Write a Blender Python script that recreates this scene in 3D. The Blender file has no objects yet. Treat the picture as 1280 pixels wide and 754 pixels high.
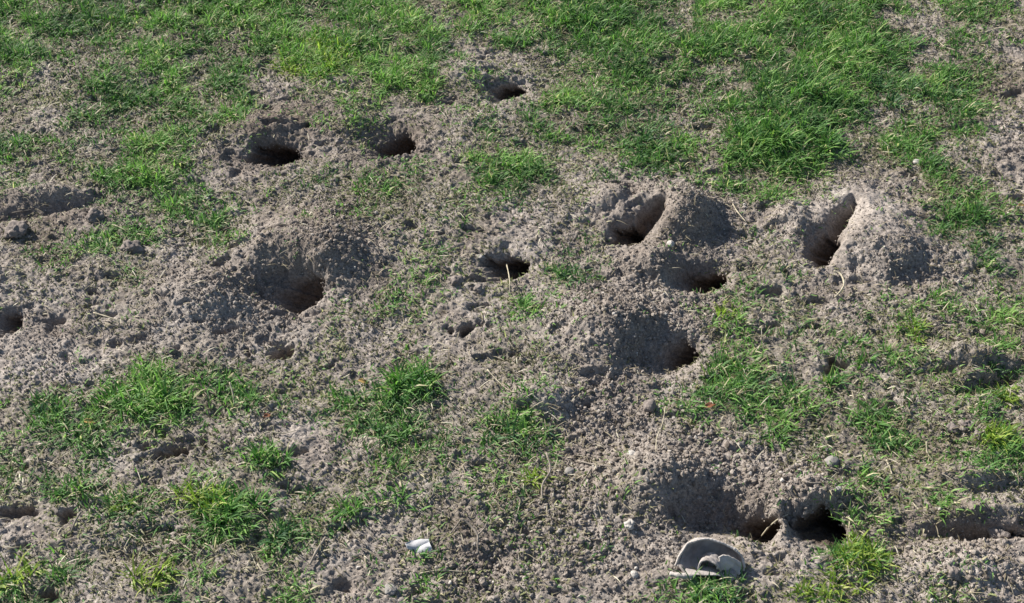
import bpy, math, random
import numpy as np
from mathutils import Vector, Matrix

# ------------------------------------------------------------------ camera, sky, sun, exposure
S = bpy.context.scene
COL = S.collection
PITCH, CAMH, HFOV = math.radians(42), 1.6, math.radians(41)
cd = bpy.data.cameras.new('camera'); cam = bpy.data.objects.new('camera', cd); COL.objects.link(cam)
cam.location = (0, 0, CAMH); cam.rotation_euler = (math.pi/2 - PITCH, 0, 0)
cd.angle = HFOV; cd.clip_start = 0.01; cd.clip_end = 500
S.camera = cam
SUN_EL = math.radians(31); SUN_DIR = np.array([-0.80, 0.60])          # horizontal direction towards the sun
az = math.atan2(SUN_DIR[0], SUN_DIR[1])                               # clockwise from +Y
w = bpy.data.worlds.new('World'); S.world = w; w.use_nodes = True
nt = w.node_tree; bg = nt.nodes['Background']; sky = nt.nodes.new('ShaderNodeTexSky')
sky.sky_type = 'NISHITA'; sky.sun_disc = False; sky.sun_elevation = SUN_EL; sky.sun_rotation = az
nt.links.new(sky.outputs[0], bg.inputs[0]); bg.inputs[1].default_value = 0.068
sl = bpy.data.lights.new('sun', 'SUN'); sl.energy = 5.0; sl.angle = math.radians(0.53); sl.color = (1, 0.94, 0.86)
so = bpy.data.objects.new('sun', sl); COL.objects.link(so)
sv = Vector((math.sin(az)*math.cos(SUN_EL), math.cos(az)*math.cos(SUN_EL), math.sin(SUN_EL)))
so.rotation_euler = sv.to_track_quat('Z', 'Y').to_euler(); so.location = sv*5
S.view_settings.view_transform = 'Standard'; S.view_settings.look = 'None'
S.view_settings.exposure = 0.94; S.view_settings.gamma = 1
S.render.resolution_x, S.render.resolution_y = 1024, 603

rng = np.random.default_rng(7); random.seed(7)
FPX = 640/math.tan(HFOV/2); SP, CP = math.sin(PITCH), math.cos(PITCH)

# ------------------------------------------------------------------ where things stand (photo survey -> ground metres)
def ground_pt(u, v, z=0.0):
    a = (np.asarray(u, float)-640)/FPX; b = -(np.asarray(v, float)-377)/FPX
    dx, dy, dz = a, CP + b*SP, -SP + b*CP
    t = (z-CAMH)/dz
    return dx*t, dy*t
def to_px(x, y, z=0.0):
    dz = z-CAMH
    f = y*CP - dz*SP; up = y*SP + dz*CP
    f = np.maximum(f, 0.05)
    return 640 + FPX*x/f, 377 - FPX*up/f
def mpp(u, v):                                                        # metres per survey unit there
    x, y = ground_pt(u, v); return math.hypot(y, CAMH)/FPX*1.0

# ------------------------------------------------------------------ noise
_P = rng.integers(0, 2**31-1, 4096).astype(np.int64)
def _h(ix, iy, s):
    return _P[(ix*73 + _P[(iy*151 + s*977) & 4095]) & 4095] / (2**31-1.0)
def vnoise(x, y, sc, s=0):
    X, Y = x/sc + 100.3*s, y/sc - 57.7*s
    ix, iy = np.floor(X).astype(np.int64), np.floor(Y).astype(np.int64); fx, fy = X-ix, Y-iy
    fx = fx*fx*(3-2*fx); fy = fy*fy*(3-2*fy)
    a = _h(ix, iy, s); b = _h(ix+1, iy, s); c = _h(ix, iy+1, s); d = _h(ix+1, iy+1, s)
    return (a+(b-a)*fx)*(1-fy) + (c+(d-c)*fx)*fy - 0.5
def fbm(x, y, sc, o=3, s=0):
    r = 0; a = 1
    for k in range(o):
        r = r + a*vnoise(x + 0.37*y, y - 0.21*x, sc, s+k); a *= 0.5; sc *= 0.47
    return r
def crumbs(x, y, sc, s=0, dens=0.8):                                  # packed rounded grains of uneven size
    X, Y = x/sc, y/sc
    ix, iy = np.floor(X).astype(np.int64), np.floor(Y).astype(np.int64)
    out = np.zeros_like(X)
    for i in (-1, 0, 1):
        for j in (-1, 0, 1):
            cx, cy = ix+i, iy+j
            px = cx + _h(cx, cy, s+1); py = cy + _h(cx, cy, s+2)
            r = 0.30 + 0.52*_h(cx, cy, s+3)**2
            on = _h(cx, cy, s+4) < dens
            asp = 0.75 + 0.5*_h(cx, cy, s+5)
            d2 = ((X-px)*asp)**2 + ((Y-py)/asp)**2
            out = np.maximum(out, np.where(on, np.sqrt(np.maximum(r*r-d2, 0)), 0))
    return out*sc
def sstep(a, b, x):
    t = np.clip((x-a)/(b-a), 0, 1); return t*t*(3-2*t)

# ------------------------------------------------------------------ relief
# mounds: u, v, rx, ry, height, label
MOUNDS = [
 (385,303,108,56,.052,'broad crumbly mound of grey soil around the burrow left of centre, steep shaded right flank'),
 (262,362,84,36,.024,'low rounded heap of loose soil at the left foot of the broad left mound'),
 (850,250,68,40,.056,'steep soil ridge right of the elongated trench burrow, its right flank in blue shadow'),
 (836,318,60,26,.034,'short soil shelf directly above the burrow with the dark round mouth right of centre'),
 (775,405,88,46,.036,'wide gravelly soil slope left of the shaded burrow below the centre-right pair'),
 (1108,288,84,60,.034,'smooth tan mound of dug sand to the right of the tall narrow burrow'),
 (838,590,92,54,.044,'large heap of coarse grey crumbs above the curled beige scrap'),
 (1020,610,66,30,.022,'crumbly rise with a round stone on it, behind the square-mouthed burrow at the lower right'),
 (680,492,60,26,.022,'slight rise of bare soil beside the lower middle grass, right of the tall tuft'),
 (1222,436,66,17,.019,'low weedy bank at the right edge casting a diagonal shadow band'),
 (1225,586,60,14,.014,'low bank above the pale sandy patch by the right edge'),
 (60,238,70,12,.017,'long low ridge of soil near the left edge throwing a dark band'),
 (1235,634,60,9,.010,'thin crust of soil over the trench at the lower right edge'),
 (1235,705,90,30,.012,None), (335,150,45,18,.020,None), (977,648,14,30,.020,None), (995,268,34,34,.022,None), (768,240,38,22,.020,None), (610,85,80,20,.018,None), (975,150,80,60,.012,None),
]
# pits: u, v, rx, ry, depth, rot(deg, world), undercut dir (x,y) world, undercut, label
PITS = [
 (342,189,34,13,.085,0,(.6,.7),.5,'wide dark slot-shaped burrow hole in the upper left, below torn brown soil'),
 (493,176,27,17,.075,-12,(.8,.4),.5,'round bowl-like burrow hole at the upper left with two clods on its near lip'),
 (633,113,22,8,.055,0,(.6,.7),.5,'small farthest burrow hole, under the bright grass at the top centre'),
 (8,399,17,12,.080,0,(.5,.3),.5,'dark burrow hole cut off by the left edge of the photo'),
 (630,330,26,13,.085,0,(.7,.6),.6,'isolated burrow hole at the centre with an upright straw at its near lip'),
 (372,344,30,14,.090,8,(.95,.2),.65,'burrow hole dug into the foot of the broad mound left of centre'),
 (784,288,19,12,.085,10,(.5,.6),.5,'burrow hole at the lower end of a shaded trench, centre right'),
 (882,340,22,13,.100,0,(.8,.5),.6,'burrow hole with a rounded dark mouth under the shaded soil shelf, centre right'),
 (850,432,19,12,.085,0,(.9,.3),.6,'burrow hole on the shaded side of the gravelly slope, left of bright grass'),
 (1031,302,15,20,.115,-20,(.8,.3),.55,'tall narrow burrow hole left of the smooth tan mound'),
 (944,653,23,17,.090,-15,(.9,.3),.6,'burrow hole in the shade just above and right of the curled beige scrap'),
 (1025,658,33,21,.100,0,(.6,.7),.55,'broad square-mouthed burrow hole behind the roundest yellow-green tuft at the lower right'),
 (1266,664,18,9,.060,0,(.5,1),.5,'dark mouth at the right end of the lower right trench'),
 (583,409,15,6,.028,20,(.2,1),.3,'shallow scrape like a thumb mark a little below the centre'),
 (213,564,21,7,.032,22,(.1,1),.3,'narrow slit in bare soil under the long grass patch at the lower left'),
 (182,560,6,4,.016,0,(0,1),.2,'tiny round dimple beside the narrow slit at the lower left'),
 (163,557,4,3,.010,0,(0,1),.2,None),
 (350,437,20,7,.030,15,(.3,1),.3,'small shaded hollow beneath the broad left mound'),
 (968,364,15,6,.016,10,(.3,.8),.3,'small dark hollow among weeds left of the curled straw'),
 (1048,458,16,6,.024,25,(.2,.9),.3,'shadowed hollow left of a dark green tuft on the right side'),
 (22,638,18,6,.022,0,(.2,1),.3,'dark hollow at the lower left edge under trailing grass'),
 (84,640,12,6,.022,0,(.2,1),.3,'dark hollow beside a slanting dry stalk at the lower left'),
 (345,150,20,4,.012,0,(.2,1),.2,None), (295,213,10,5,.014,0,(.2,1),.2,None), (562,127,9,4,.014,0,(0,1),.2,None),
 (816,252,19,17,.040,-35,(.9,.2),.5,None), (1053,264,9,22,.085,-28,(.9,.1),.5,None), (735,504,6,4,.012,0,(.5,0),.2,None), (430,728,14,9,.014,0,(0,1),.2,None), (60,745,18,8,.02,0,(0,1),.2,None),
 (1270,118,22,5,.016,0,(0,1),.2,None), (70,397,13,7,.012,0,(0,1),.2,None),
]
# soft hollows without a rim: u, v, rx, ry, depth, rot
HOLLOWS = [
 (348,334,54,27,.056,-10), (474,168,34,22,.024,0), (806,262,34,16,.020,50), (1050,270,22,34,.020,-34),
 (862,330,36,22,.034,-10), (822,428,48,26,.036,-10), (893,632,62,27,.038,-10), (1228,660,58,9,.026,0),
 (45,264,80,7,.014,14), (1246,474,56,9,.022,24), (1250,606,45,7,.008,10), (1140,345,34,14,.010,0),
 (380,612,26,10,.010,0), (615,705,40,22,.010,0), (150,690,40,14,.010,0), (1170,668,60,16,.012,0),
]
def local(u, v, rx, ry, z=0.0):
    x, y = ground_pt(u, v, z); f = y*CP + (CAMH-z)*SP
    m = f/FPX
    sv_ = (CAMH-z)/math.hypot(y, CAMH-z)                               # foreshortening of the ground there
    return float(x), float(y), rx*m, ry*m/sv_
def mound_h(x, y, only=None):
    tot = np.zeros_like(x); 
    for k, (u, v, rx, ry, h, lab) in enumerate(MOUNDS):
        if only is not None and k != only: continue
        cx, cy, ax, ay = local(u, v, rx, ry, h*0.8)
        dx, dy = x-cx, y-cy
        m = (abs(dx) < 2.2*ax) & (abs(dy) < 2.2*ay)
        if not m.any(): continue
        dx, dy, X, Y = dx[m], dy[m], x[m], y[m]
        dx = dx + 0.16*ax*fbm(X, Y, .07, 2, 31+k); dy = dy + 0.16*ay*fbm(X, Y, .07, 2, 51+k)
        r = np.hypot(dx/ax, dy/ay)
        s = (dx*SUN_DIR[0] + dy*SUN_DIR[1])/(np.hypot(dx, dy)+1e-6)    # +1 on the sunny side
        r = r*(1.12 - 0.26*s)
        b = np.exp(-(r*1.25)**2.6)
        tot[m] = np.maximum(tot[m], h*b) + 0.25*np.minimum(tot[m], h*b)
    return tot
def big_h(x, y):
    return mound_h(x, y) + 0.014*fbm(x, y, .34, 2, 3)
def settle(u, v):                                                      # point where the survey ray meets the broad relief
    z = np.zeros(np.shape(u))
    for _ in range(6):
        x, y = ground_pt(u, v, z); z = 0.5*z + 0.5*big_h(np.atleast_1d(x), np.atleast_1d(y)).reshape(np.shape(z))
    return ground_pt(u, v, z) + (z,)
def ell(x, y, u, v, rx, ry, rot, z):
    cx, cy, ax, ay = local(u, v, rx, ry, z)
    c, s = math.cos(math.radians(rot)), math.sin(math.radians(rot))
    dx, dy = x-cx, y-cy
    return (c*dx + s*dy)/ax, (-s*dx + c*dy)/ay
ZP = [float(settle(np.array(p[0], float), np.array(p[1], float))[2]) for p in PITS]
ZH = [float(settle(np.array(p[0], float), np.array(p[1], float))[2]) for p in HOLLOWS]
def pit_parts(x, y):
    """sum of depths, nearest pit id, its radius, horizontal shift"""
    dep = np.zeros_like(x); pid = np.full(x.shape, -1); rr = np.full(x.shape, 9.0); sx = np.zeros_like(x); sy = np.zeros_like(x)
    for k, (u, v, rx, ry, d, rot, sd, sa, lab) in enumerate(PITS):
        a, b = ell(x, y, u, v, rx, ry, rot, ZP[k])
        m = (abs(a) < 2.2) & (abs(b) < 2.2)
        if not m.any(): continue
        X, Y = x[m], y[m]
        r = np.hypot(a[m], b[m])*(1 + 0.42*fbm(X, Y, .030, 2, 71+k) + 0.20*vnoise(X, Y, .010, 91+k) + .10*vnoise(X, Y, .005, 95+k))
        if d < .04: r = r*(1 + 1.1*fbm(X, Y, .022, 3, 171+k))
        t = np.clip(1.12-r, 0, 1)
        g = d*(.14*sstep(1.65, .9, r) + .66*sstep(0, .62, t) + .20*sstep(.3, 1, t))
        dep[m] += g
        L = math.hypot(*sd); q = sstep(0.03, 0.9, np.clip(g/d, 0, 1))*d*sa*(1.7 if d > .05 else .6)
        sx[m] += sd[0]/L*q; sy[m] += sd[1]/L*q
        mm = r < rr[m]; tmp = rr[m]; tmp[mm] = r[mm]; rr[m] = tmp
        tp = pid[m]; tp[mm] = k; pid[m] = tp
    return dep, pid, rr, sx, sy
def blob(x, y, L):
    o = np.zeros_like(x)
    for (u, v, rx, ry, a) in L:
        cx, cy, ax, ay = local(u, v, rx, ry)
        o = np.maximum(o, a*np.exp(-(((x-cx)/ax)**2 + ((y-cy)/ay)**2)))
    return o
COARSE = [(880,570,110,60,1),(700,640,110,90,.9),(800,400,90,60,.9),(300,370,90,40,.7),(430,310,50,40,.8),(1000,620,80,50,1),
          (880,270,60,40,.5),(760,520,90,50,.9),(640,710,120,50,.8),(1150,335,50,30,.8),(1210,540,40,20,1),(1200,710,80,40,.8)]
SMOOTHB = [(1100,290,55,50,1),(450,500,110,40,.6),(180,590,120,30,.5),(60,440,90,30,.4),(660,250,70,25,.5),(1240,490,40,14,.8)]
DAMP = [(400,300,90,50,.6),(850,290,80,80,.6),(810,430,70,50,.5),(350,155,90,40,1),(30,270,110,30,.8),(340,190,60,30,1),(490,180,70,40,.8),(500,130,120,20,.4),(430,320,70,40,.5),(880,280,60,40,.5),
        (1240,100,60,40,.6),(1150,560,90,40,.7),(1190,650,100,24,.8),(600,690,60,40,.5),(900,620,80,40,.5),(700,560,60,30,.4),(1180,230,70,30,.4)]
PALE = [(1230,720,110,40,1),(1240,500,50,20,.8),(660,250,80,30,.8),(440,540,90,50,.6),(140,640,120,60,.4),(1110,290,60,50,.6),
        (650,70,60,20,.5),(700,85,40,15,.6),(30,460,80,50,.5),(600,45,50,15,.6),(1250,155,30,20,.6),(1140,180,30,40,.6)]
def height(x, y, full=False):
    z = mound_h(x, y)
    z = z + 0.014*fbm(x, y, .34, 2, 3) + 0.008*fbm(x, y, .10, 3, 9)
    for k, (u, v, rx, ry, d, rot) in enumerate(HOLLOWS):
        a, b = ell(x, y, u, v, rx, ry, rot, ZH[k])
        m = (abs(a) < 3) & (abs(b) < 3)
        if m.any(): z[m] -= d*np.exp(-(np.hypot(a[m], b[m])*1.05)**2.6)
    near = (abs(x) < 1.9) & (y > 0.6) & (y < 3.6)
    X, Y = x[near], y[near]
    co = .75*blob(X, Y, COARSE); sm = blob(X, Y, SMOOTHB)
    n = fbm(X, Y, .05, 2, 15)
    tx = np.clip(.55 + 1.3*fbm(X, Y, .12, 2, 19) + .8*co - .5*sm, .15, 1.4)          # rough here, smoother there
    c = 0.34*crumbs(X, Y, .0072, 200, .7) + 0.62*crumbs(X, Y, .0048, 230, .5)
    c += (.25+.75*co)*tx*(0.42*crumbs(X, Y, .011, 210, .42) + 0.36*crumbs(X, Y, .019, 220, .16)*np.clip(.5+2*n, 0, 1.3))
    rid = 0.0075*np.abs(fbm(X, Y, .034, 3, 25))*(1-.4*co) + 0.0045*fbm(X, Y, .015, 2, 28)
    gap = 0.0030*sstep(.22, .50, fbm(X, Y, .022, 3, 35))*tx + 0.009*sstep(.30, .46, fbm(X, Y*1.5, .05, 3, 39))*(1-.6*co)*(1-sm)
    z[near] += c*(0.85 + .30*co - .25*sm) - rid - gap
    dep, pid, rr, sx, sy = pit_parts(x, y)
    z = z - dep
    if full: return z, pid, rr, sx, sy, dep
    return z

# ------------------------------------------------------------------ materials
def mat(name, build):
    m = bpy.data.materials.new(name); m.use_nodes = True; t = m.node_tree
    b = t.nodes['Principled BSDF']; build(t, b); return m
def N(t, ty, **k):
    n = t.nodes.new(ty)
    for a, v in k.items(): setattr(n, a, v)
    return n
def noise(t, sc, det=4, rough=.6):
    g = N(t, 'ShaderNodeNewGeometry'); n = N(t, 'ShaderNodeTexNoise'); n.inputs['Scale'].default_value = sc
    n.inputs['Detail'].default_value = det; n.inputs['Roughness'].default_value = rough
    t.links.new(g.outputs['Position'], n.inputs['Vector']); return n.outputs['Fac']
def ramp(t, fac, stops):
    r = N(t, 'ShaderNodeValToRGB'); e = r.color_ramp.elements
    while len(e) < len(stops): e.new(0.5)
    for q, (p, c) in zip(e, stops): q.position = p; q.color = (*c, 1)
    t.links.new(fac, r.inputs[0]); return r.outputs[0]
def mix(t, fac, a, b, mode='MIX'):
    m = N(t, 'ShaderNodeMix', data_type='RGBA', blend_type=mode)
    for s, v in ((0, fac), (6, a), (7, b)):
        if isinstance(v, (int, float)): m.inputs[s].default_value = v
        elif isinstance(v, tuple): m.inputs[s].default_value = (*v, 1)
        else: t.links.new(v, m.inputs[s])
    return m.outputs[2]
def attr(t, n):
    a = N(t, 'ShaderNodeAttribute', attribute_name=n); return a.outputs['Fac']
def bump(t, b, fac, dist, st=.6):
    p = N(t, 'ShaderNodeBump'); p.inputs['Distance'].default_value = dist; p.inputs['Strength'].default_value = st
    t.links.new(fac, p.inputs['Height']); t.links.new(p.outputs[0], b.inputs['Normal'])
def soil(t, b):
    base = ramp(t, noise(t, 9, 8, .68), [(.30, (.176,.149,.128)), (.50, (.256,.226,.200)), (.72, (.345,.312,.282))])
    grain = ramp(t, noise(t, 210, 3, .7), [(.32, (.60,.59,.59)), (.50, (.97,.97,.97)), (.66, (1.32,1.31,1.30))])
    c = mix(t, 1.0, base, grain, 'MULTIPLY')
    spk = ramp(t, noise(t, 520, 2), [(.60, (1,1,1)), (.74, (1.7,1.65,1.6))])
    c = mix(t, 1.0, c, spk, 'MULTIPLY')
    c = mix(t, attr(t, 'damp_and_shade'), c, mix(t, 1.0, c, (.48,.425,.385), 'MULTIPLY'))  # one dark tint for damp soil and for the painted burrow shade
    c = mix(t, attr(t, 'pale'), c, mix(t, 1.0, c, (1.28,1.28,1.29), 'MULTIPLY'))
    c = mix(t, attr(t, 'humus'), c, mix(t, 1.0, c, (.60,.62,.48), 'MULTIPLY'))
    t.links.new(c, b.inputs['Base Color']); b.inputs['Roughness'].default_value = .95
    b.inputs['Specular IOR Level'].default_value = .15
    bump(t, b, noise(t, 420, 3, .75), .0022, .8)
M_SOIL = mat('soil', soil)
def crumb(t, b):
    c = ramp(t, attr(t, 'tint'), [(0, (.13,.108,.09)), (.5, (.245,.212,.182)), (.9, (.34,.305,.27)), (1, (.48,.445,.40))])
    c = mix(t, 1.0, c, ramp(t, noise(t, 300, 3), [(.3, (.7,.7,.7)), (.7, (1.25,1.25,1.25))]), 'MULTIPLY')
    t.links.new(c, b.inputs['Base Color']); b.inputs['Roughness'].default_value = .95; b.inputs['Specular IOR Level'].default_value = .15
    bump(t, b, noise(t, 500, 3), .0015)
M_CRUMB = mat('soil crumbs', crumb)
def leafmat(stops, tr=.25, rough=.58, spec=.25):
    def f(t, b):
        c = ramp(t, attr(t, 'tint'), stops)
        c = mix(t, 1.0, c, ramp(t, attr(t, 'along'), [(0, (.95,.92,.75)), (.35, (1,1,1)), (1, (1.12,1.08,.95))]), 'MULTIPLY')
        t.links.new(c, b.inputs['Base Color']); b.inputs['Roughness'].default_value = rough
        b.inputs['Specular IOR Level'].default_value = spec
        tl = N(t, 'ShaderNodeBsdfTranslucent'); t.links.new(mix(t, 1.0, c, (1.15,1.45,.75), 'MULTIPLY'), tl.inputs[0])
        ms = N(t, 'ShaderNodeMixShader'); ms.inputs[0].default_value = tr
        t.links.new(b.outputs[0], ms.inputs[1]); t.links.new(tl.outputs[0], ms.inputs[2])
        t.links.new(ms.outputs[0], t.nodes['Material Output'].inputs[0])
    return f
M_GRASS = mat('green grass', leafmat([(0, (.050,.112,.042)), (.35, (.105,.225,.066)), (.7, (.205,.360,.098)), (.86, (.29,.40,.15)), (.91, (.42,.40,.24)), (1, (.52,.47,.33))], .38))
M_TUFT = mat('tuft grass', leafmat([(0, (.038,.100,.034)), (.4, (.092,.220,.056)), (.8, (.195,.350,.086)), (.92, (.34,.38,.14)), (1, (.50,.46,.30))], .36))
M_DARK = mat('blue green grass', leafmat([(0, (.030,.080,.040)), (.5, (.080,.175,.066)), (.9, (.17,.28,.10)), (1, (.44,.42,.30))], .30))
M_YEL = mat('yellow green grass', leafmat([(0, (.115,.185,.030)), (.5, (.235,.335,.050)), (1, (.42,.45,.15))], .38))
M_MOSS = mat('low weeds', leafmat([(0, (.085,.078,.050)), (.4, (.150,.148,.082)), (.75, (.200,.225,.095)), (1, (.36,.32,.22))], .2, .6, .3))
M_STRAW = mat('dry straw', leafmat([(0, (.085,.068,.045)), (.35, (.17,.145,.095)), (.75, (.32,.28,.20)), (1, (.56,.52,.42))], .1, .6, .3))
def simple(c1, c2, sc, rough=.8, bd=.001, bs=200):
    def f(t, b):
        t.links.new(ramp(t, noise(t, sc, 4), [(.3, c1), (.7, c2)]), b.inputs['Base Color'])
        b.inputs['Roughness'].default_value = rough; b.inputs['Specular IOR Level'].default_value = .25
        bump(t, b, noise(t, bs, 3), bd)
    return f
M_TWIG = mat('twig', simple((.15,.125,.10), (.30,.265,.22), 160))
M_PALESTRAW = mat('pale straw', simple((.28,.245,.17), (.50,.45,.34), 160))
M_STONE = mat('stone', simple((.17,.158,.145), (.27,.255,.235), 120, .8, .002, 160))
M_PSTONE = mat('pale stone', simple((.32,.30,.27), (.50,.47,.43), 120, .8, .002, 160))
M_CLOD = mat('clod', simple((.13,.11,.10), (.26,.225,.20), 90, .95, .003, 250))
M_FELT = mat('weathered hide', simple((.21,.185,.172), (.42,.39,.37), 38, .9, .0022, 180))
M_FELT2 = mat('weathered hide edge', simple((.34,.31,.285), (.52,.48,.445), 80, .9, .002, 180))
M_PAPER = mat('soiled paper', simple((.28,.28,.29), (.60,.60,.60), 40, .6, .0008, 150))
M_LEAF1 = mat('orange leaf', simple((.17,.065,.035), (.33,.14,.07), 90, .6))
M_LEAF2 = mat('yellow leaf', simple((.36,.22,.06), (.50,.35,.14), 90, .6))

# ------------------------------------------------------------------ mesh helpers
def mesh_obj(name, V, loops, starts, m, parent=None, smooth=True, origin=(0,0,0), attrs=None):
    V = np.asarray(V, np.float32) - np.asarray(origin, np.float32)
    me = bpy.data.meshes.new(name)
    me.vertices.add(len(V)); me.vertices.foreach_set('co', V.ravel())
    me.loops.add(len(loops)); me.loops.foreach_set('vertex_index', np.asarray(loops, np.int32))
    me.polygons.add(len(starts)); me.polygons.foreach_set('loop_start', np.asarray(starts, np.int32))
    me.polygons.foreach_set('use_smooth', np.full(len(starts), smooth))
    for k, a in (attrs or {}).items():
        at = me.attributes.new(k, 'FLOAT', 'POINT'); at.data.foreach_set('value', np.asarray(a, np.float32))
    me.update(calc_edges=True); me.validate()
    me.materials.append(m)
    o = bpy.data.objects.new(name, me); COL.objects.link(o); o.location = origin
    if parent: o.parent = parent
    return o
def quads(name, V, Q, m, **k):
    Q = np.asarray(Q); return mesh_obj(name, V, Q.ravel(), np.arange(len(Q))*4, m, **k)
def tris(name, V, T, m, **k):
    T = np.asarray(T); return mesh_obj(name, V, T.ravel(), np.arange(len(T))*3, m, **k)
def tag(o, label=None, cat=None, group=None, kind=None):
    for k, v in (('label', label), ('category', cat), ('group', group), ('kind', kind)):
        if v: o[k] = v
    return o

# ------------------------------------------------------------------ the ground sheet
def axis(fine, far, g=1.13):
    lo, hi = [], []
    s = fine[1]-fine[0]; p = fine[0]
    while p > -far: s = s*g; p -= s; lo.append(p)
    s = fine[-1]-fine[-2]; p = fine[-1]
    while p < far: s = s*g; p += s; hi.append(p)
    return np.concatenate([lo[::-1], fine, hi])
fx = np.arange(-1.42, 1.42, .0020)
fy = [1.03]
while fy[-1] < 3.08: fy.append(fy[-1] + .0016 + .0011*(fy[-1]-1.03)/2)
gx = axis(fx, 60); gy = axis(np.array(fy), 60)
nx, ny = len(gx), len(gy)
GX, GY = np.meshgrid(gx, gy); GX = GX.ravel(); GY = GY.ravel()
Z, PID, RR, SX, SY, DEP = height(GX, GY, True)
V = np.stack([GX+SX, GY+SY, Z], 1).astype(np.float32)
i = np.arange(nx-1)[None, :] + nx*np.arange(ny-1)[:, None]; i = i.ravel()
Q = np.stack([i, i+1, i+1+nx, i+nx], 1)
# density of grass, surveyed over the view in 32 x 19 cells
ROWS = """76766776774764686798635478852353
75237544588665123256566566992232
31453545022555321477643587845552
11444663122211223554334688713651
54244410001001253425652774056320
30355311122343365221113574112430
00013432111422411110000110001563
13353142100022110230000210000333
12022000000034211430001430000233
10122000001232134210003442134444
00121111112111143110014442344224
01124433211234132200005542543433
34567854234475233100156654554363
34553221203555456300011244453536
44322134401243232112100111254225
33443246223214243233200021553432
11344276454133223211000100231210
13332531520123112220001001751111
65112532531122111122455335521221""".split()
DG = np.array([[int(c) for c in r[:32]] for r in ROWS], float)
DG[:6, 22:29] = np.minimum(DG[:6, 22:29]*1.15, 9)
def grid_at(x, y, G=DG):
    u, v = to_px(x, y, 0.01)
    a = np.clip(u/40-.5, 0, 30.999); b = np.clip(v/40-.5, 0, 17.999)
    ia, ib = a.astype(int), b.astype(int); a -= ia; b -= ib
    return (G[ib, ia]*(1-a) + G[ib, ia+1]*a)*(1-b) + (G[ib+1, ia]*(1-a) + G[ib+1, ia+1]*a)*b
humus = np.clip(grid_at(GX, GY)/8 + .35*fbm(GX, GY, .05, 2, 77) - .12, 0, 1)*.8
damp_and_shade = np.clip(.72*blob(GX, GY, DAMP) + .3*fbm(GX, GY, .07, 2, 80)*(blob(GX, GY, DAMP) > .1) + sstep(.010, .03, DEP)*.9, 0, 1)  # damp soil patches, plus shade painted into the burrow interiors by depth
pale = np.clip(blob(GX, GY, PALE), 0, 1)
lab = np.full(len(Q), -1)
pq = PID[Q[:, 0]]; rq = RR[Q].min(1)
for k, p in enumerate(MOUNDS):
    if p[5] is None: continue
    hk = mound_h(GX, GY, k)
    lab[hk[Q[:, 0]] > 0.42*p[4]] = 100+k
for k, p in enumerate(PITS):
    if p[8] is None: continue
    lab[(pq == k) & (rq < 1.14)] = k
def sub(name, sel, origin=(0,0,0)):
    q = Q[sel]; u, inv = np.unique(q, return_inverse=True)
    return quads(name, V[u], inv.reshape(q.shape), M_SOIL, origin=origin, attrs=dict(damp_and_shade=damp_and_shade[u], pale=pale[u], humus=humus[u]))
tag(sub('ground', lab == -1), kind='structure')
WALL_A = bpy.data.textures.new('wall lumps', 'CLOUDS'); WALL_A.noise_scale = .014; WALL_A.noise_depth = 3
WALL_B = bpy.data.textures.new('wall grit', 'CLOUDS'); WALL_B.noise_scale = .004; WALL_B.noise_depth = 2
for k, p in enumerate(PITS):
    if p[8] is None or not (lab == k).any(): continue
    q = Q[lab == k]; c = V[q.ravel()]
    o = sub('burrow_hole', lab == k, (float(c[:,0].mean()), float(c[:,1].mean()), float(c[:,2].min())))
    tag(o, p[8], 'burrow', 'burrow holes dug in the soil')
    if p[4] > .05:
        uq = np.unique(Q[lab == k]); wt = np.clip((DEP[uq]-.012)/.02, 0, 1); vg = o.vertex_groups.new(name='wall')
        for i_, w_ in enumerate(wt):
            if w_ > 0: vg.add([i_], float(w_), 'REPLACE')
        md = o.modifiers.new('fine', 'SUBSURF'); md.subdivision_type = 'SIMPLE'; md.levels = md.render_levels = 2
        for tx_ in (WALL_A, WALL_B):
            dm = o.modifiers.new('crumbly', 'DISPLACE'); dm.texture = tx_; dm.strength = .010 if tx_ is WALL_A else .005; dm.mid_level = .5
            dm.vertex_group = 'wall'; dm.texture_coords = 'LOCAL'
for k, p in enumerate(MOUNDS):
    if p[5] is None or not (lab == 100+k).any(): continue
    q = Q[lab == 100+k]; c = V[q.ravel()]
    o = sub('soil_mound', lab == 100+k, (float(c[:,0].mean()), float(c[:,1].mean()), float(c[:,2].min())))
    tag(o, p[5], 'mound', 'mounds of dug soil')

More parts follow.
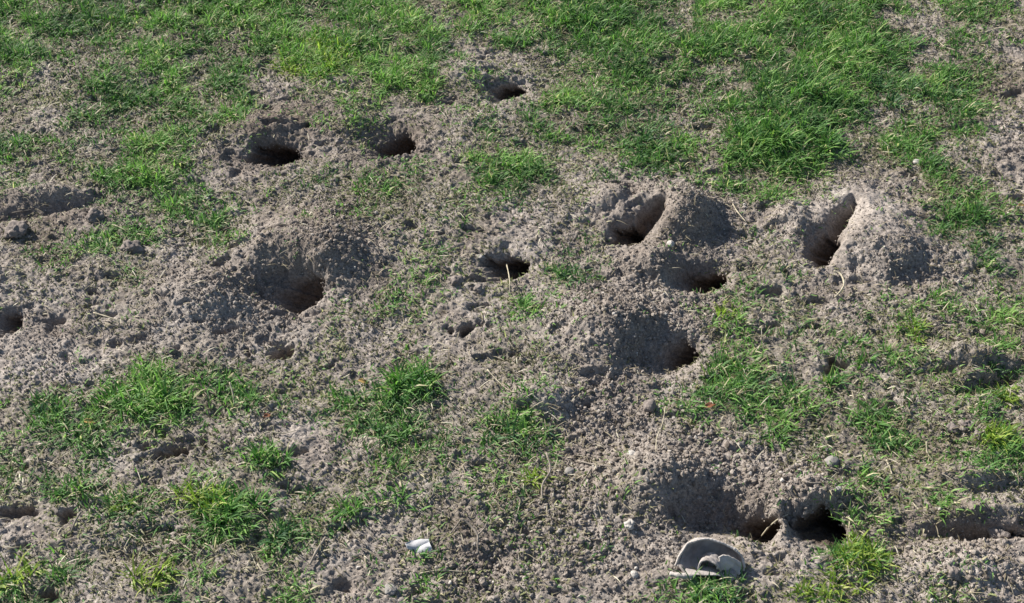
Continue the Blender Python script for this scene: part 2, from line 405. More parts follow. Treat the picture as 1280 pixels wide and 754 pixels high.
# ------------------------------------------------------------------ blades (grass, weeds, straw)
def blades(name, x, y, L, W, lean, azi, m, tint, curl=.6, segs=3, base=-.002, origin=(0,0,0), parent=None, z=None, twist=0.5):
    n = len(x)
    if z is None: z = height(x, y)
    V_, A_, T_ = [], [], []
    px, py, pz = x.copy(), y.copy(), z + base
    ang = lean.copy()
    side = azi + math.pi/2 + twist*(rng.random(n)-.5)*2
    cx, cy = np.cos(azi), np.sin(azi); sxx, syy = np.cos(side), np.sin(side)
    prof = [0.75, 1.0, .72, 0.0] if segs == 3 else [.8, 1.0, 0.0]
    for k in range(segs+1):
        wv = W*prof[k]/2
        if k < segs:
            V_.append(np.stack([px-sxx*wv, py-syy*wv, pz], 1)); V_.append(np.stack([px+sxx*wv, py+syy*wv, pz+wv*.25], 1))
        else: V_.append(np.stack([px, py, pz], 1))
        st = L/segs
        px = px + cx*np.sin(ang)*st; py = py + cy*np.sin(ang)*st; pz = pz + np.cos(ang)*st
        ang = ang + curl*(0.4+rng.random(n))/segs*1.4
    nv = 2*segs+1
    V_ = np.stack(V_, 1).reshape(-1, 3)
    b = np.arange(n)*nv
    lq = []
    for k in range(segs-1): lq.append(np.stack([b+2*k, b+2*k+1, b+2*k+3, b+2*k+2], 1))
    lt = np.stack([b+2*segs-2, b+2*segs-1, b+2*segs], 1)
    loops = np.concatenate([np.concatenate(lq).ravel(), lt.ravel()])
    nq = len(lq)*n
    starts = np.concatenate([np.arange(nq)*4, nq*4 + np.arange(n)*3])
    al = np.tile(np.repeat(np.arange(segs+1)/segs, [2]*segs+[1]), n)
    return mesh_obj(name, V_, loops, starts, m, origin=origin, parent=parent, attrs=dict(tint=np.repeat(tint, nv), along=al))

def scatter(nper):
    X = rng.uniform(-1.75, 1.75, nper); Y = rng.uniform(.85, 3.5, nper); return X, Y
def clear(x, y, lim=1.15):
    _, pid, rr, _, _ = pit_parts(x, y); return rr > lim
# field grass
X, Y = scatter(2400000)
_u, _v = to_px(X, Y); _k = (_u > -420) & (_u < 1700) & (_v > -160) & (_v < 900); X, Y = X[_k], Y[_k]
d = grid_at(X, Y)/9
cl = fbm(X, Y, .060, 2, 120)*1.0 + vnoise(X, Y, .022, 130)*.95
p = np.clip(d*1.18 - .10 + cl*(.48 + 1.10*d), 0, 1)**1.6 + .15*sstep(.12, .45, d)*sstep(-.35, .25, fbm(X, Y, .10, 2, 125))
keep = rng.random(len(X)) < p*.56*(1 - .38*sstep(2.15, 1.7, Y))
X, Y, d, p = X[keep], Y[keep], d[keep], p[keep]; keep = clear(X, Y)
X, Y, d, pk = X[keep], Y[keep], d[keep], p[keep]
n = len(X)
L = (.0075 + .010*pk + .0095*d)*(.4 + 1.2*rng.random(n)); W = .0012 + .0020*rng.random(n)
tone = np.clip(.33 + .65*fbm(X, Y, .10, 3, 140) + .50*(rng.random(n)-.5) + .75*(rng.random(n) < .09), 0, 1)
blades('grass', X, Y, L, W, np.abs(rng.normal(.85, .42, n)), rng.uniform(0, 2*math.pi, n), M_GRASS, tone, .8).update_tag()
tag(bpy.data.objects['grass'], kind='stuff', label='short green grass in uneven patches over the bare soil', cat='grass')
print('grass', n)
# low weeds and moss between
X, Y = scatter(1100000)
_u, _v = to_px(X, Y); _k = (_u > -420) & (_u < 1700) & (_v > -160) & (_v < 900); X, Y = X[_k], Y[_k]
d = grid_at(X, Y)/9
fresh = np.clip(mound_h(X, Y)/.03, 0, 1) + blob(X, Y, [(1100,290,80,60,1),(870,560,100,60,.9),(60,440,90,30,.6),(400,330,120,60,1),(440,530,90,40,.7),(800,330,80,100,.8),(760,500,80,60,.7),(500,180,80,40,.5),(1230,710,90,40,.8)])
q = np.clip(.14 + 2.2*d*(1-d) + .9*fbm(X, Y, .09, 3, 150) + .5*vnoise(X, Y, .018, 155) - .5*fresh, 0, 1)
keep = rng.random(len(X)) < q**1.4*.62
X, Y = X[keep], Y[keep]; keep = clear(X, Y); X, Y = X[keep], Y[keep]; n = len(X)
blades('low_weeds', X, Y, .0035+.0085*rng.random(n), .0012+.0022*rng.random(n), np.abs(rng.normal(1.0, .35, n)), rng.uniform(0, 6.283, n), M_MOSS,
       np.clip(.4+.6*fbm(X, Y, .1, 2, 160)+.4*(rng.random(n)-.5), 0, 1), .7, 2, -.001)
tag(bpy.data.objects['low_weeds'], kind='stuff', label='tiny olive weeds and moss between the grass', cat='weeds')
print('weeds', n)
# dry litter
X, Y = scatter(260000)
d = grid_at(X, Y)/9
keep = (rng.random(len(X)) < np.clip(.18 + .50*d + .50*fbm(X, Y, .12, 3, 170) + .3*blob(X, Y, [(1150,470,170,90,1),(1180,230,100,70,1),(690,560,120,50,1)]), .02, 1)*.68) & clear(X, Y, 1.5)
X, Y, d = X[keep], Y[keep], d[keep]; n = len(X)
az_ = rng.uniform(0, 6.283, n); L = .005+.026*rng.random(n)**2.6
zz = height(X, Y) + .004 + .008*d*rng.random(n)
blades('dry_grass_litter', X, Y, L, .0007+.0012*rng.random(n), rng.normal(1.45, .22, n), az_, M_STRAW, np.clip(rng.normal(.5, .28, n), 0, 1), .5, 3, -.001, z=zz)
tag(bpy.data.objects['dry_grass_litter'], kind='stuff', label='pale dry bits of dead grass strewn over the soil', cat='litter')
print('straw', n)

# ------------------------------------------------------------------ loose crumbs
ICO = []
def _ico():
    t = (1+5**.5)/2
    v = np.array([(-1,t,0),(1,t,0),(-1,-t,0),(1,-t,0),(0,-1,t),(0,1,t),(0,-1,-t),(0,1,-t),(t,0,-1),(t,0,1),(-t,0,-1),(-t,0,1)], float)
    f = np.array([(0,11,5),(0,5,1),(0,1,7),(0,7,10),(0,10,11),(1,5,9),(5,11,4),(11,10,2),(10,7,6),(7,1,8),(3,9,4),(3,4,2),(3,2,6),(3,6,8),(3,8,9),(4,9,5),(2,4,11),(6,2,10),(8,6,7),(9,8,1)])
    return v/np.linalg.norm(v[0]), f
IV, IF = _ico()
def in_view(X, Y):
    u, v = to_px(X, Y); k = (u > -200) & (u < 1480) & (v > -120) & (v < 880); return X[k], Y[k]
X, Y = in_view(*scatter(420000))
co = blob(X, Y, COARSE); sm = blob(X, Y, SMOOTHB); d = grid_at(X, Y)/9
keep = (rng.random(len(X)) < np.clip(.10 + .60*co - .20*d - .5*sm + .5*fbm(X, Y, .06, 2, 180), .01, .9)*.5)
X, Y, co = X[keep], Y[keep], co[keep]; keep = clear(X, Y, 1.05); X, Y, co = X[keep], Y[keep], co[keep]; n = len(X)
R = (.0011 + .0027*rng.random(n)**3.2)*(1+.35*co)
def grains(X, Y, R, BV, BF):
    n = len(X); k = len(BV); zz = height(X, Y) + R*.30
    J = BV[None]*(1 + .30*(rng.random((n, k, 1))-.5)*2)*R[:, None, None]
    J = J*(1 + .45*(rng.random((n, 1, 3))-.5))
    th = rng.uniform(0, 6.283, n); c, s_ = np.cos(th)[:, None], np.sin(th)[:, None]
    J = np.stack([J[..., 0]*c - J[..., 1]*s_, J[..., 0]*s_ + J[..., 1]*c, J[..., 2]], -1)
    return (J + np.stack([X, Y, zz], 1)[:, None, :]).reshape(-1, 3), (BF[None] + k*np.arange(n)[:, None, None]).reshape(-1, 3), np.repeat(np.clip(rng.normal(.5, .22, n), 0, 1), k)
Xc, Yc = in_view(*scatter(330000)); cc = blob(Xc, Yc, COARSE)
kc = rng.random(len(Xc)) < np.clip(cc*1.1 - .12, 0, 1)*.30; Xc, Yc = Xc[kc], Yc[kc]; kc = clear(Xc, Yc, 1.0); Xc, Yc = Xc[kc], Yc[kc]
X, Y, R = np.concatenate([X, Xc]), np.concatenate([Y, Yc]), np.concatenate([R, .0018+.0023*rng.random(len(Xc))**2.2])
v1, f1, t1 = grains(X, Y, R, IV, IF)
OV = np.array([(1,0,.2),(-1,0,-.2),(0,1,.1),(0,-1,-.1),(.2,.1,1),(-.1,.2,-1)], float)
OF = np.array([(0,2,4),(2,1,4),(1,3,4),(3,0,4),(2,0,5),(1,2,5),(3,1,5),(0,3,5)])
X, Y = in_view(*scatter(1500000)); co = blob(X, Y, COARSE); d = grid_at(X, Y)/9
keep = (rng.random(len(X)) < np.clip(.40 + .5*co - .35*d + .8*fbm(X, Y, .05, 3, 190), .05, .95)*.45)
X, Y = X[keep], Y[keep]; keep = clear(X, Y, 1.0); X, Y = X[keep], Y[keep]
v2, f2, t2 = grains(X, Y, .0009+.0011*rng.random(len(X)), OV, OF)
tris('soil_crumbs', np.concatenate([v1, v2]), np.concatenate([f1, f2+len(v1)]), M_CRUMB, attrs=dict(tint=np.concatenate([t1, t2])), smooth=False)
tag(bpy.data.objects['soil_crumbs'], kind='stuff', label='loose grains and crumbs of soil lying on the surface', cat='soil crumbs')
print('crumbs', n, len(X))

# ------------------------------------------------------------------ individual grass tufts
G, D_, Y_ = M_TUFT, M_DARK, M_YEL
TUFTS = [  # u, v, radius, blade height (m), material, n, label
 (403,68,46,.030,Y_,520,'bright yellow-green tuft at the top left, standing over a bare brown patch'),
 (738,32,46,.036,G,520,'tall tuft at the top centre with a dark shaded right side'),
 (882,62,30,.032,G,300,'rounded tuft near the top, left of the large right-hand grass patch'),
 (808,176,40,.026,D_,340,'dark tuft on its own above the soil ridge, right of the top centre'),
 (962,172,46,.042,G,620,'lushest tuft at the lower left corner of the large upper right grass patch'),
 (1010,118,52,.036,G,520,'dense tuft in the middle of the large upper right grass patch'),
 (1028,182,34,.034,G,300,'tuft at the bottom of the large upper right grass patch, nearest the tall narrow burrow'),
 (1112,112,30,.032,D_,280,'dark tuft on the right rim of the large upper right grass patch'),
 (985,30,36,.030,G,320,'tuft at the top left of the large upper right grass patch'),
 (1075,65,56,.034,G,560,'dense tuft at the top of the large upper right grass patch'),
 (1192,118,34,.026,D_,300,'upright tuft in the strip of grass near the upper right corner'),
 (1152,172,34,.026,G,280,'spreading tuft at the lower end of the strip near the upper right corner'),
 (512,482,30,.044,G,420,'tall bright tuft standing alone below the centre'),
 (480,512,46,.024,D_,260,'sprawling dark grass clump at the foot of the tall lone tuft below the centre'),
 (646,538,42,.026,D_,330,'wide flat tuft below the centre, right of the tall lone tuft'),
 (205,500,46,.034,G,430,'longest-bladed tuft in the wide grass patch at the lower left'),
 (138,498,34,.028,G,230,'tuft in the wide lower left patch, above the yellow leaf'),
 (60,515,38,.024,D_,230,'low tuft at the left end of the wide lower left patch'),
 (293,486,28,.026,G,150,'thin tuft at the right end of the wide lower left patch'),
 (242,632,26,.038,Y_,170,'bright broad-bladed tuft at the lower left, over bare soil'),
 (285,640,36,.042,G,300,'large dark-hearted tuft at the lower left, right of the bright broad-bladed one'),
 (328,572,26,.034,G,180,'tuft of leaning blades at the lower left, beside a long straw'),
 (1077,697,30,.026,Y_,420,'roundest yellow-green tuft, in front of the square-mouthed burrow at the lower right'),
 (1243,548,22,.032,Y_,220,'bright tuft in front of the dark clods near the right edge'),
 (1262,498,22,.024,Y_,140,'small bright tuft on pale sand at the right edge'),
 (188,290,26,.024,G,180,'small tuft with one pale blade, left of the broad mound'),
 (55,320,28,.018,G,150,'small flat tuft near the left edge, below the dark band'),
 (272,268,18,.020,G,100,'small tuft just above the broad left mound'),
 (1225,252,34,.020,G,240,'low wide tuft at the upper right edge beside the tan mound'),
 (1140,414,26,.020,Y_,170,'flat yellow-green tuft right of the centre, below the tan mound'),
 (905,472,26,.026,G,170,'tuft right beside the shaded burrow on the gravelly slope'),
 (962,488,40,.026,D_,300,'wide bluish-green tuft at the middle right'),
 (905,395,20,.020,Y_,120,'small yellow-green tuft below the dark round-mouthed burrow, centre right'),
 (1076,458,16,.026,G,110,'compact bright tuft beside a shadowed hollow at the right'),
 (1035,482,22,.026,G,110,'loose tuft left of the compact bright tuft at the right'),
 (1104,552,34,.020,D_,160,'dark sprawling tuft above the round stone at the lower right'),
 (1075,598,26,.022,G,140,'tuft just right of the round grey stone'),
 (712,346,20,.022,D_,90,'small dark tuft midway between the central burrow and the trench burrow'),
 (655,384,18,.022,G,90,'sparse tuft under the upright straw by the central burrow'),
 (475,236,24,.020,G,120,'little tuft below the bowl-like burrow at the upper left centre'),
 (612,212,30,.022,D_,110,'ragged tuft on the soil below the farthest burrow'),
 (195,722,22,.034,Y_,130,'bright tuft by the bottom edge, left of centre'),
 (22,728,26,.040,Y_,120,'long-bladed tuft in the bottom left corner'),
 (358,668,24,.034,D_,130,'upright tuft at the bottom left, beside a dead stalk'),
 (436,640,18,.030,G,90,'small tuft of long blades at the lower left, above a dry twig'),
 (382,608,20,.022,D_,90,'dark small tuft set in a shaded dip at the lower left'),
 (90,615,20,.034,G,60,'sparse star-shaped tuft with a slanting dry stalk at the lower left'),
 (157,630,16,.026,Y_,60,'thin tuft on bare soil at the lower left, left of the bright broad-bladed one'),
 (880,738,44,.026,D_,260,'grass clump at the bottom edge under the curled beige scrap'),
 (1035,742,38,.024,Y_,260,'yellow-green tuft at the bottom edge, below the roundest tuft'),
 (665,602,24,.018,Y_,120,'low bright tuft beside two upright dead stems below the centre'),
 (525,700,16,.018,G,60,'sprigs of grass right under the white paper scrap'),
 (510,625,26,.024,G,90,'loose tuft above the white paper scrap'),
]
for (u, v, r, hh, m, cnt, lb) in TUFTS:
    x0, y0, z0 = settle(np.array(float(u)), np.array(float(v)))
    x0, y0 = float(x0), float(y0)
    _, _, ax, ay = local(u, v, r, r*.55)
    ay = max(ay, ax*.55)
    cnt = int(cnt*(1.7 if v < 240 else .80)); hh *= 1.30 if (v < 200 and 920 < u < 1130) else 1.12; ax *= 1.18; ay *= 1.18
    # several stools per tuft
    ns = max(4, cnt//16)
    th = rng.uniform(0, 6.283, ns); rd = rng.random(ns)**.75*1.05
    sxp, syp = x0+ax*rd*np.cos(th), y0+ay*rd*np.sin(th)
    k = rng.integers(0, ns, cnt)
    x = sxp[k] + rng.normal(0, .0042, cnt); y = syp[k] + rng.normal(0, .0042, cnt)
    ok = clear(x, y, 1.1); x, y, k = x[ok], y[ok], k[ok]; c = len(x)
    if c < 5: continue
    out = np.arctan2(y-syp[k], x-sxp[k]) + rng.normal(0, .7, c)
    edge = np.hypot((x-x0)/ax, (y-y0)/ay)
    L = hh*(.30+1.0*rng.random(c)**1.3)*(1.08-.30*np.clip(edge, 0, 1.2))*(.8+.4*rng.random(ns)[k])
    W = .0017+.0018*rng.random(c)
    z = height(x, y)
    o = blades('grass_tuft', x, y, L, W, np.abs(rng.normal(.45, .42, c)) + .20*edge, out, m, np.clip(rng.normal(.42, .27, c), 0, 1), 1.0, 3, -.003,
               origin=(x0, y0, float(z.min())), z=z)
    tag(o, lb, 'grass tuft', 'tufts of grass')

# ------------------------------------------------------------------ small solid things
def at(u, v, up=0.0):
    x, y, z = settle(np.array(float(u)), np.array(float(v)))
    x, y = float(x), float(y); z = float(height(np.array([x]), np.array([y]))[0])
    # second pass with the true local height
    for _ in range(3):
        x, y = map(float, ground_pt(u, v, z+up)); z = .5*z+.5*float(height(np.array([x]), np.array([y]))[0])
    return Vector((x, y, z+up))
def rock(name, u, v, r, m, label, cat, group, flat=.75, rough=.12, seed=0, sink=.25, elong=1.15):
    import bmesh
    bm = bmesh.new(); bmesh.ops.create_icosphere(bm, subdivisions=4, radius=1)
    p = at(u, v); R = r*mpp(u, v)
    rs = np.random.default_rng(seed+int(u*7+v))
    off = rs.random(3)*9
    from mathutils import noise as mn
    for vv in bm.verts:
        c = vv.co.copy(); q = c*1.3 + Vector(off)
        k = 1 + rough*2.2*mn.noise(q) + rough*1.1*mn.noise(q*2.7) + rough*.5*mn.noise(q*7)
        vv.co = Vector((c.x*elong, c.y, c.z*flat))*k*R
    a = rs.random()*3
    bmesh.ops.rotate(bm, verts=bm.verts, cent=(0,0,0), matrix=Matrix.Rotation(a, 3, 'Z'))
    for f in bm.faces: f.smooth = True
    me = bpy.data.meshes.new(name); bm.to_mesh(me); bm.free(); me.materials.append(m)
    o = bpy.data.objects.new(name, me); COL.objects.link(o); o.location = p + Vector((0, 0, R*flat*(1-sink*2)*.35))
    tag(o, label, cat, group); return o
GS = 'stones on the soil'; GC = 'clods of earth'
for a in [
 (1040,578,8.5,M_STONE,'largest smooth oval grey stone, among crumbs at the lower right',.7,.06),
 (787,656,6.5,M_PSTONE,'pale angular stone left of the curled beige scrap, halfway up the heap',.8,.16),
 (793,719,5,M_PSTONE,'small round pale pebble left of the bottom tip of the curled beige scrap',.9,.06),
 (712,591,6.5,M_STONE,'round grey pebble near the forked dead stem below the centre',.8,.06),
 (1048,612,4,M_PSTONE,'tiny white pebble just below the largest grey stone',.8,.1),
 (838,306,5,M_PSTONE,'small pale stone on the soil between the trench burrow and the round-mouthed one',.8,.1),
 (488,738,7,M_STONE,'pale lump at the bottom edge, below the white paper scrap',.6,.15),
 (1246,569,4.5,M_STONE,'small grey pebble beneath the bright tuft near the right edge',.8,.06),
 (1146,203,4.5,M_PSTONE,'whitish stone at the foot of the strip of grass, upper right',.6,.1),
 (790,568,5.5,M_PSTONE,'flat cream pebble above the coarse crumb heap, right of the dead stems',.5,.1),
 (812,508,8,M_CLOD,'dull grey-green stone bedded in bare soil below the shaded burrow',.75,.07),
]: rock('stone', a[0], a[1], a[2], a[3], a[4], 'stone', GS, a[5], a[6])
for a in [
 (569,353,8,'dark clod of earth left of the upright straw by the central burrow'),
 (598,363,6,'smaller dark clod just right of and below the other one by the central burrow'),
 (1248,668,11,'crumbly clod lying inside the trench at the lower right edge'),
 (1190,717,8,'grey clod on the pale sandy patch in the bottom right'),
 (118,272,10,'earth clod right of the dark band near the left edge'),
 (22,291,14,'large earth clod at the left edge beneath the dark band'),
 (165,312,11,'earth clod below the small tuft with one pale blade'),
 (497,197,4.5,'left one of two small clods on the near lip of the bowl-like burrow'),
 (507,196,4,'right one of two small clods on the near lip of the bowl-like burrow'),
 (1207,533,8,'knobbly dark clod left of the bright tuft near the right edge'),
 (1190,536,7,'leftmost knobbly dark clod in the group near the right edge'),
 (1222,545,6,'knobbly dark clod nearest to the bright tuft by the right edge'),
 (602,323,5,'little pale clod in the left corner of the central burrow'),
]: rock('earth_clod', a[0], a[1], a[2], M_CLOD if 'pale clod' not in a[3] else M_STONE, a[3], 'clod', GC, .8, .22)

def tube(name, pts, radii, m, parent=None, origin=None):
    P = [Vector(p) for p in pts]
    # smooth the path
    Q_, R_ = [], []
    for i in range(len(P)-1):
        p0, p1, p2, p3 = P[max(i-1,0)], P[i], P[i+1], P[min(i+2, len(P)-1)]
        for t in (0, .25, .5, .75):
            Q_.append(.5*((2*p1)+(p2-p0)*t+(2*p0-5*p1+4*p2-p3)*t*t+(3*p1-p0-3*p2+p3)*t**3)); R_.append(radii[i]*(1-t)+radii[i+1]*t)
    Q_.append(P[-1]); R_.append(radii[-1])
    n = 7; V_, F = [], []
    for i, (q, r) in enumerate(zip(Q_, R_)):
        d_ = (Q_[min(i+1, len(Q_)-1)]-Q_[max(i-1, 0)]).normalized()
        a = d_.cross(Vector((0,0,1)) if abs(d_.z) < .9 else Vector((1,0,0))).normalized(); b = d_.cross(a)
        r *= 1+.18*math.sin(i*2.1)
        for k in range(n):
            an = 2*math.pi*k/n; V_.append(q+(a*math.cos(an)+b*math.sin(an))*r)
    for i in range(len(Q_)-1):
        for k in range(n): F.append((i*n+k, i*n+(k+1)%n, (i+1)*n+(k+1)%n, (i+1)*n+k))
    F.append(tuple(range(n))[::-1]); F.append(tuple((len(Q_)-1)*n+k for k in range(n)))
    o0 = Vector(origin) if origin is not None else V_[0].copy()
    me = bpy.data.meshes.new(name); me.from_pydata([v-o0 for v in V_], [], F); me.materials.append(m)
    for pl in me.polygons: pl.use_smooth = True
    o = bpy.data.objects.new(name, me); COL.objects.link(o)
    if parent: o.parent = parent
    else: o.location = o0
    return o
def lie(path, r, lifts=None):
    out = []
    for i, (u, v) in enumerate(path):
        l = lifts[i] if lifts else 0.003
        out.append(at(u, v, l + r))
    return out
STEMS = [ # path, radius mm, lifts, material, name, label, category
 ([(117,391),(133,396),(147,401),(150,409)],.0013,[.006,.010,.008,.001],M_PALESTRAW,'straw','bent pale straw on bare soil between the left edge burrow and the low heap'),
 ([(1042,339),(1051,343),(1055,355),(1050,365),(1043,372)],.0019,[.012,.018,.016,.010,.002],M_PALESTRAW,'straw','thick hook-shaped pale straw in front of the tall narrow burrow'),
 ([(633,338),(637,350),(637,371)],.0011,[.024,.014,.002],M_PALESTRAW,'straw','upright pale straw at the near lip of the central burrow'),
 ([(683,566),(688,588),(678,606),(678,626)],.0016,[.028,.016,.010,.002],M_TWIG,'dry_stalk','crooked grey dead stem beside the low bright tuft below the centre'),
 ([(722,576),(745,581),(767,583)],.0014,None,M_TWIG,'twig','level brown twig right of the crooked dead stem'),
 ([(739,586),(729,602)],.0015,None,M_TWIG,'twig','short straight twig just under the level twig'),
 ([(430,652),(443,668),(458,682)],.0017,None,M_TWIG,'twig','straight grey twig slanting down right, left of the white paper scrap'),
 ([(407,672),(395,690),(387,706)],.0022,None,M_TWIG,'twig','thick dull twig slanting down left, above the bottom edge left of centre'),
 ([(101,640),(94,652),(88,668)],.0015,[.02,.01,.002],M_TWIG,'dry_stalk','slanting dry stalk in the star-shaped sparse tuft at the lower left'),
 ([(1077,607),(1092,618)],.0014,None,M_PALESTRAW,'twig','short pale twig slanting down right beside the tuft by the round stone'),
 ([(1108,575),(1112,584),(1115,593)],.0015,None,M_PALESTRAW,'straw','short pale straw standing steeply, right of the round grey stone'),
 ([(928,678),(945,668),(965,656),(985,643)],.0013,[.004,.008,.012,.012],M_PALESTRAW,'straw','long thin straw between the curled scrap and the two lower right burrows'),
 ([(1003,602),(1025,604),(1050,597)],.0013,None,M_TWIG,'root','thin brown root lying below the largest grey stone'),
 ([(832,508),(828,530),(821,548),(820,566)],.0009,[.03,.02,.012,.002],M_PALESTRAW,'straw','hair-thin tall straw above the coarse crumb heap'),
 ([(916,255),(922,265),(933,278)],.0013,None,M_PALESTRAW,'straw','pale straw on the shaded right flank of the steep soil ridge'),
 ([(1232,40),(1250,35),(1262,38),(1270,48)],.0013,[.012,.016,.014,.004],M_PALESTRAW,'straw','arched pale straw near the upper right corner'),
 ([(609,462),(622,476),(636,488),(645,490)],.0009,None,M_PALESTRAW,'straw','thin wavy straw right of the tall lone tuft below the centre'),
 ([(1170,48),(1180,58),(1195,65)],.0013,None,M_PALESTRAW,'straw','pale straw lying on litter at the upper right, left of the arched one'),
 ([(525,717),(548,713),(582,715)],.0010,None,M_PALESTRAW,'straw','long level straw near the bottom edge, below the white paper scrap'),
 ([(418,114),(430,116),(440,122)],.0013,None,M_PALESTRAW,'straw','pale straw on brown soil under the bright yellow-green top left tuft'),
 ([(610,609),(645,606),(668,604)],.0008,None,M_PALESTRAW,'straw','very long thin level straw left of the low bright tuft below the centre'),
 ([(15,266),(40,262)],.0010,None,M_TWIG,'twig','thin twig inside the dark band at the left edge'),
 ([(1158,552),(1159,566),(1166,575)],.0010,[.014,.006,.001],M_PALESTRAW,'straw','thin bent straw between the dark sprawling tuft and the clods at the right'),
 ([(1262,605),(1278,596)],.0012,None,M_PALESTRAW,'straw','short straw in the shade at the right edge, below the bright tuft'),
 ([(322,548),(335,540),(352,542),(370,538)],.0010,None,M_PALESTRAW,'straw','long straw beside the tuft of leaning blades at the lower left'),
 ([(287,478),(291,492),(293,508)],.0012,[.03,.016,.002],M_PALESTRAW,'straw','upright pale straw in the thin tuft at the right end of the lower left patch'),
 ([(955,640),(962,618),(975,600)],.0009,[.004,.02,.034],M_TWIG,'dry_stalk','thin dark stem rising beside the gap between the two lower right burrows'),
 ([(322,705),(330,715),(345,712)],.0012,None,M_PALESTRAW,'straw','bent straw near the bottom edge left of the thick dull twig'),
 ([(1140,628),(1165,655)],.0013,None,M_PALESTRAW,'straw','pale straw slanting at the lower right between the roundest tuft and the trench'),
]
for (path, r, lifts, m, nm, lb) in STEMS:
    o = tube(nm, lie(path, r, lifts), [r, *[r*.95]*(len(path)-2), r*.6], m)
    tag(o, lb, nm.replace('_', ' '), {'straw':'single straws','twig':'small twigs','dry_stalk':'dead stems'}.get(nm))
# forked twig
pts = lie([(577,648),(588,657),(597,669),(597,680),(598,691)], .0018, [.020,.015,.010,.006,.001])
ft = tube('forked_twig', pts, [.0016,.0018,.0019,.0016,.0012], M_TWIG)
tag(ft, 'forked grey twig right of the white paper scrap', 'twig')
b = tube('side_branch', [pts[2], *lie([(605,661),(609,652)], .001, [.014,.018])], [.0013,.0011,.0007], M_TWIG, parent=ft, origin=ft.location)
b = tube('side_branch', lie([(562,668),(570,658)], .001, [.003,.008]) + [pts[0]], [.0009,.0011,.0013], M_TWIG, parent=ft, origin=ft.location)

# ------------------------------------------------------------------ curled scrap (arched shell with folded middle)
def sheet(name, fn, nu, nv, m, thick, loc, parent=None, world=None):
    V_ = [fn(i/nu, j/nv) for j in range(nv+1) for i in range(nu+1)]
    F = [(j*(nu+1)+i, j*(nu+1)+i+1, (j+1)*(nu+1)+i+1, (j+1)*(nu+1)+i) for j in range(nv) for i in range(nu)]
    me = bpy.data.meshes.new(name); me.from_pydata(V_, [], F); me.materials.append(m)
    for pl in me.polygons: pl.use_smooth = True
    o = bpy.data.objects.new(name, me); COL.objects.link(o)
    md = o.modifiers.new('thickness', 'SOLIDIFY'); md.thickness = thick; md.offset = 0
    s = o.modifiers.new('smooth', 'SUBSURF'); s.levels = 1; s.render_levels = 1
    if parent: o.parent = parent
    else: o.location = loc
    return o
base = at(888, 711)
root = bpy.data.objects.new('curled_scrap', None); COL.objects.link(root); root.location = base; root.rotation_euler = (0, 0, math.radians(-6))
tag(root, 'curled beige scrap, arched like a shell with a folded middle, below the big crumb heap', 'scrap')
def wob(a, b, s=1.0): return .0013*s*math.sin(7*a+3*b)+.0010*s*math.sin(13*b-5*a)+.0007*s*math.sin(31*a+17*b)+.0005*math.sin(47*b-23*a)
def hood(a, b):       # a: 0..1 along the arch left->right, b: 0 raised far rim .. 1 floor in front
    th = math.pi*(1-a); k = math.sin(th)
    R = .050*(1-.08*a); Hh = .034*(1-.25*(a-.45))
    x = R*math.cos(th)*(1.0-.55*b*b) + .0015*math.sin(9*a)
    z = Hh*k**.7*(1-b)**1.15 + .002*math.sin(5*b+4*a)
    y = .026*k + .016*k**.6*math.sin(math.pi*min(1, b*1.15))*.8 - .030*b*b
    return (x + wob(b, a), y + wob(a, b), z + wob(a, b+2))
sheet('hood', hood, 36, 14, M_FELT, .0022, None, root)
rim = [Vector(hood(i/22, 0)) + Vector((0, -.0010, .0004)) for i in range(23)]
tube('rolled_rim', rim, [.0017+.0005*math.sin(i*1.3) for i in range(23)], M_FELT2, parent=root, origin=(0,0,0))
def fold(a, b):       # small vault folded over inside the dish
    th = math.pi*(1.02-.98*a); r = .0150*(1-.15*b)
    x = -.002 + r*1.05*math.cos(th) + .003*b
    z = .004 + (.021-.006*b)*max(0, math.sin(th))**.8 + wob(a, b)
    y = -.008 + .020*b + .004*math.sin(5*a) 
    return (x, y, z)
sheet('middle_fold', fold, 22, 10, M_FELT, .0030, None, root)
def flap(a, b):       # pale flap on the right
    x = .008 + .034*a + .002*math.sin(4*b)
    z = .025 - .015*b - .006*a + .003*math.sin(4*a+2*b)
    y = .002 - .012*b + .006*math.sin(3.2*a) + wob(a, b)
    return (x, y, z)
sheet('side_flap', flap, 14, 8, M_FELT2, .0026, None, root)
def floor_(a, b):
    x = -.036+.066*a; y = -.018+.030*b; z = .001 + .007*math.sin(3*a)*math.cos(2*b) + .0015*math.sin(11*a+5*b)
    return (x, y, z)
sheet('inner_lining', floor_, 20, 12, M_FELT, .0020, None, root)
tube('lower_strip', [(-.058,-.019,.006),(-.046,-.022,.007),(-.034,-.022,.007),(-.022,-.019,.005)], [.0030,.0042,.0042,.0028], M_FELT2, parent=root, origin=(0,0,0))

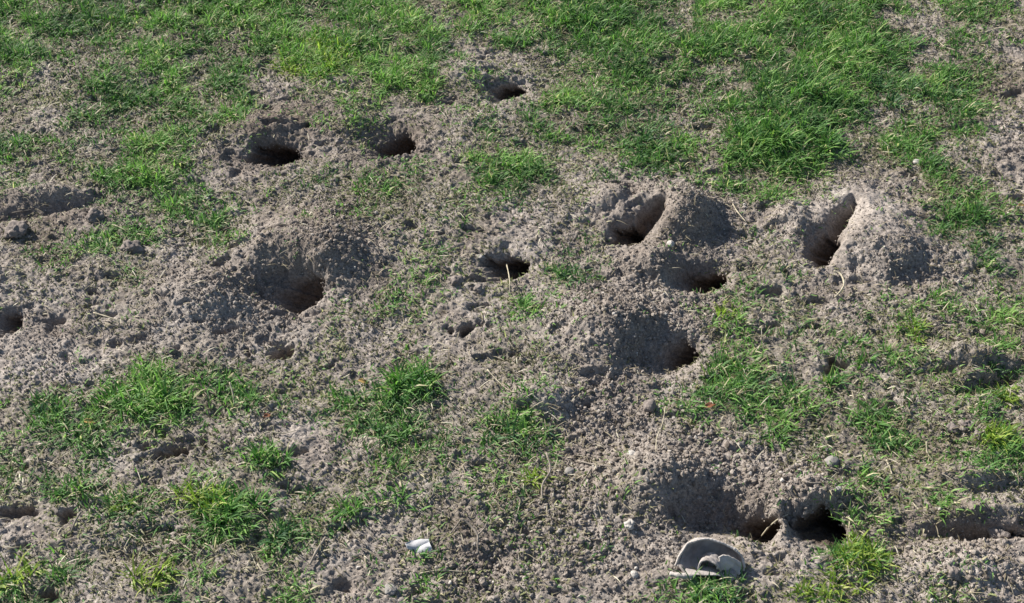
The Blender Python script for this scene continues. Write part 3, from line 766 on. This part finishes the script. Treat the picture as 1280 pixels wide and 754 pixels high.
# ------------------------------------------------------------------ white paper scrap
pb = at(523, 687)
out = [(-.024,.004),(-.014,.014),(.004,.017),(.017,.018),(.020,.006),(.025,-.003),(.014,-.012),(.002,-.016),(-.008,-.008),(-.020,-.006)]
def paper(a, b):
    an = 2*math.pi*a; k = a*len(out); i = int(k) % len(out); f = k-int(k)
    ox = out[i][0]*(1-f)+out[(i+1) % len(out)][0]*f; oy = out[i][1]*(1-f)+out[(i+1) % len(out)][1]*f
    r = b
    x, y = ox*r*.82, oy*r*.82
    z = .007 + .0016*math.sin(x*240+y*90)*r + .0016*abs(math.sin(x*130-y*210)) + .0035*r*r*math.cos(an*2+.6)
    return (x, y, z)
pp = sheet('paper_scrap', paper, 60, 8, M_PAPER, .0006, pb)
pp.modifiers.remove(pp.modifiers['smooth'])
for pl in pp.data.polygons: pl.use_smooth = False
pp.rotation_euler = (math.radians(14), math.radians(5), 0)
tag(pp, 'crumpled white paper scrap lying on bare soil at the bottom, left of the forked twig', 'paper scrap')
# dead leaves
def leaf(u, v, L, m, label, rz, seed):
    p = at(u, v, .004); k = L*mpp(u, v)
    def fn(a, b):
        wv = math.sin(math.pi*min(.98, max(.02, a))**.85)*.42
        x = (a-.5)*2*k; y = (b-.5)*2*wv*k
        return (x, y, .35*abs(y) + .30*k*math.sin(2.6*a+seed) + .06*k*math.sin(9*a+6*b))
    o = sheet('dead_leaf', fn, 14, 6, m, .0005, p); o.rotation_euler = (.2, .1, rz); tag(o, label, 'dead leaf', 'fallen leaves'); return o
leaf(887,508,9,M_LEAF1,'curled rust-orange leaf below the bluish-green tuft, at the middle right',.4,0)
leaf(113,528,9,M_LEAF2,'yellow-orange leaf caught in the grass at the lower left',.1,1)
leaf(335,519,8,M_LEAF1,'faded orange leaf on bare soil right of the lower left grass patch',.9,2)
leaf(455,478,8,M_LEAF2,'small yellow leaf just left of the tall lone tuft',-.2,1)
leaf(1277,257,6,M_LEAF2,'tiny orange leaf at the right edge beside the low wide tuft',.3,1)
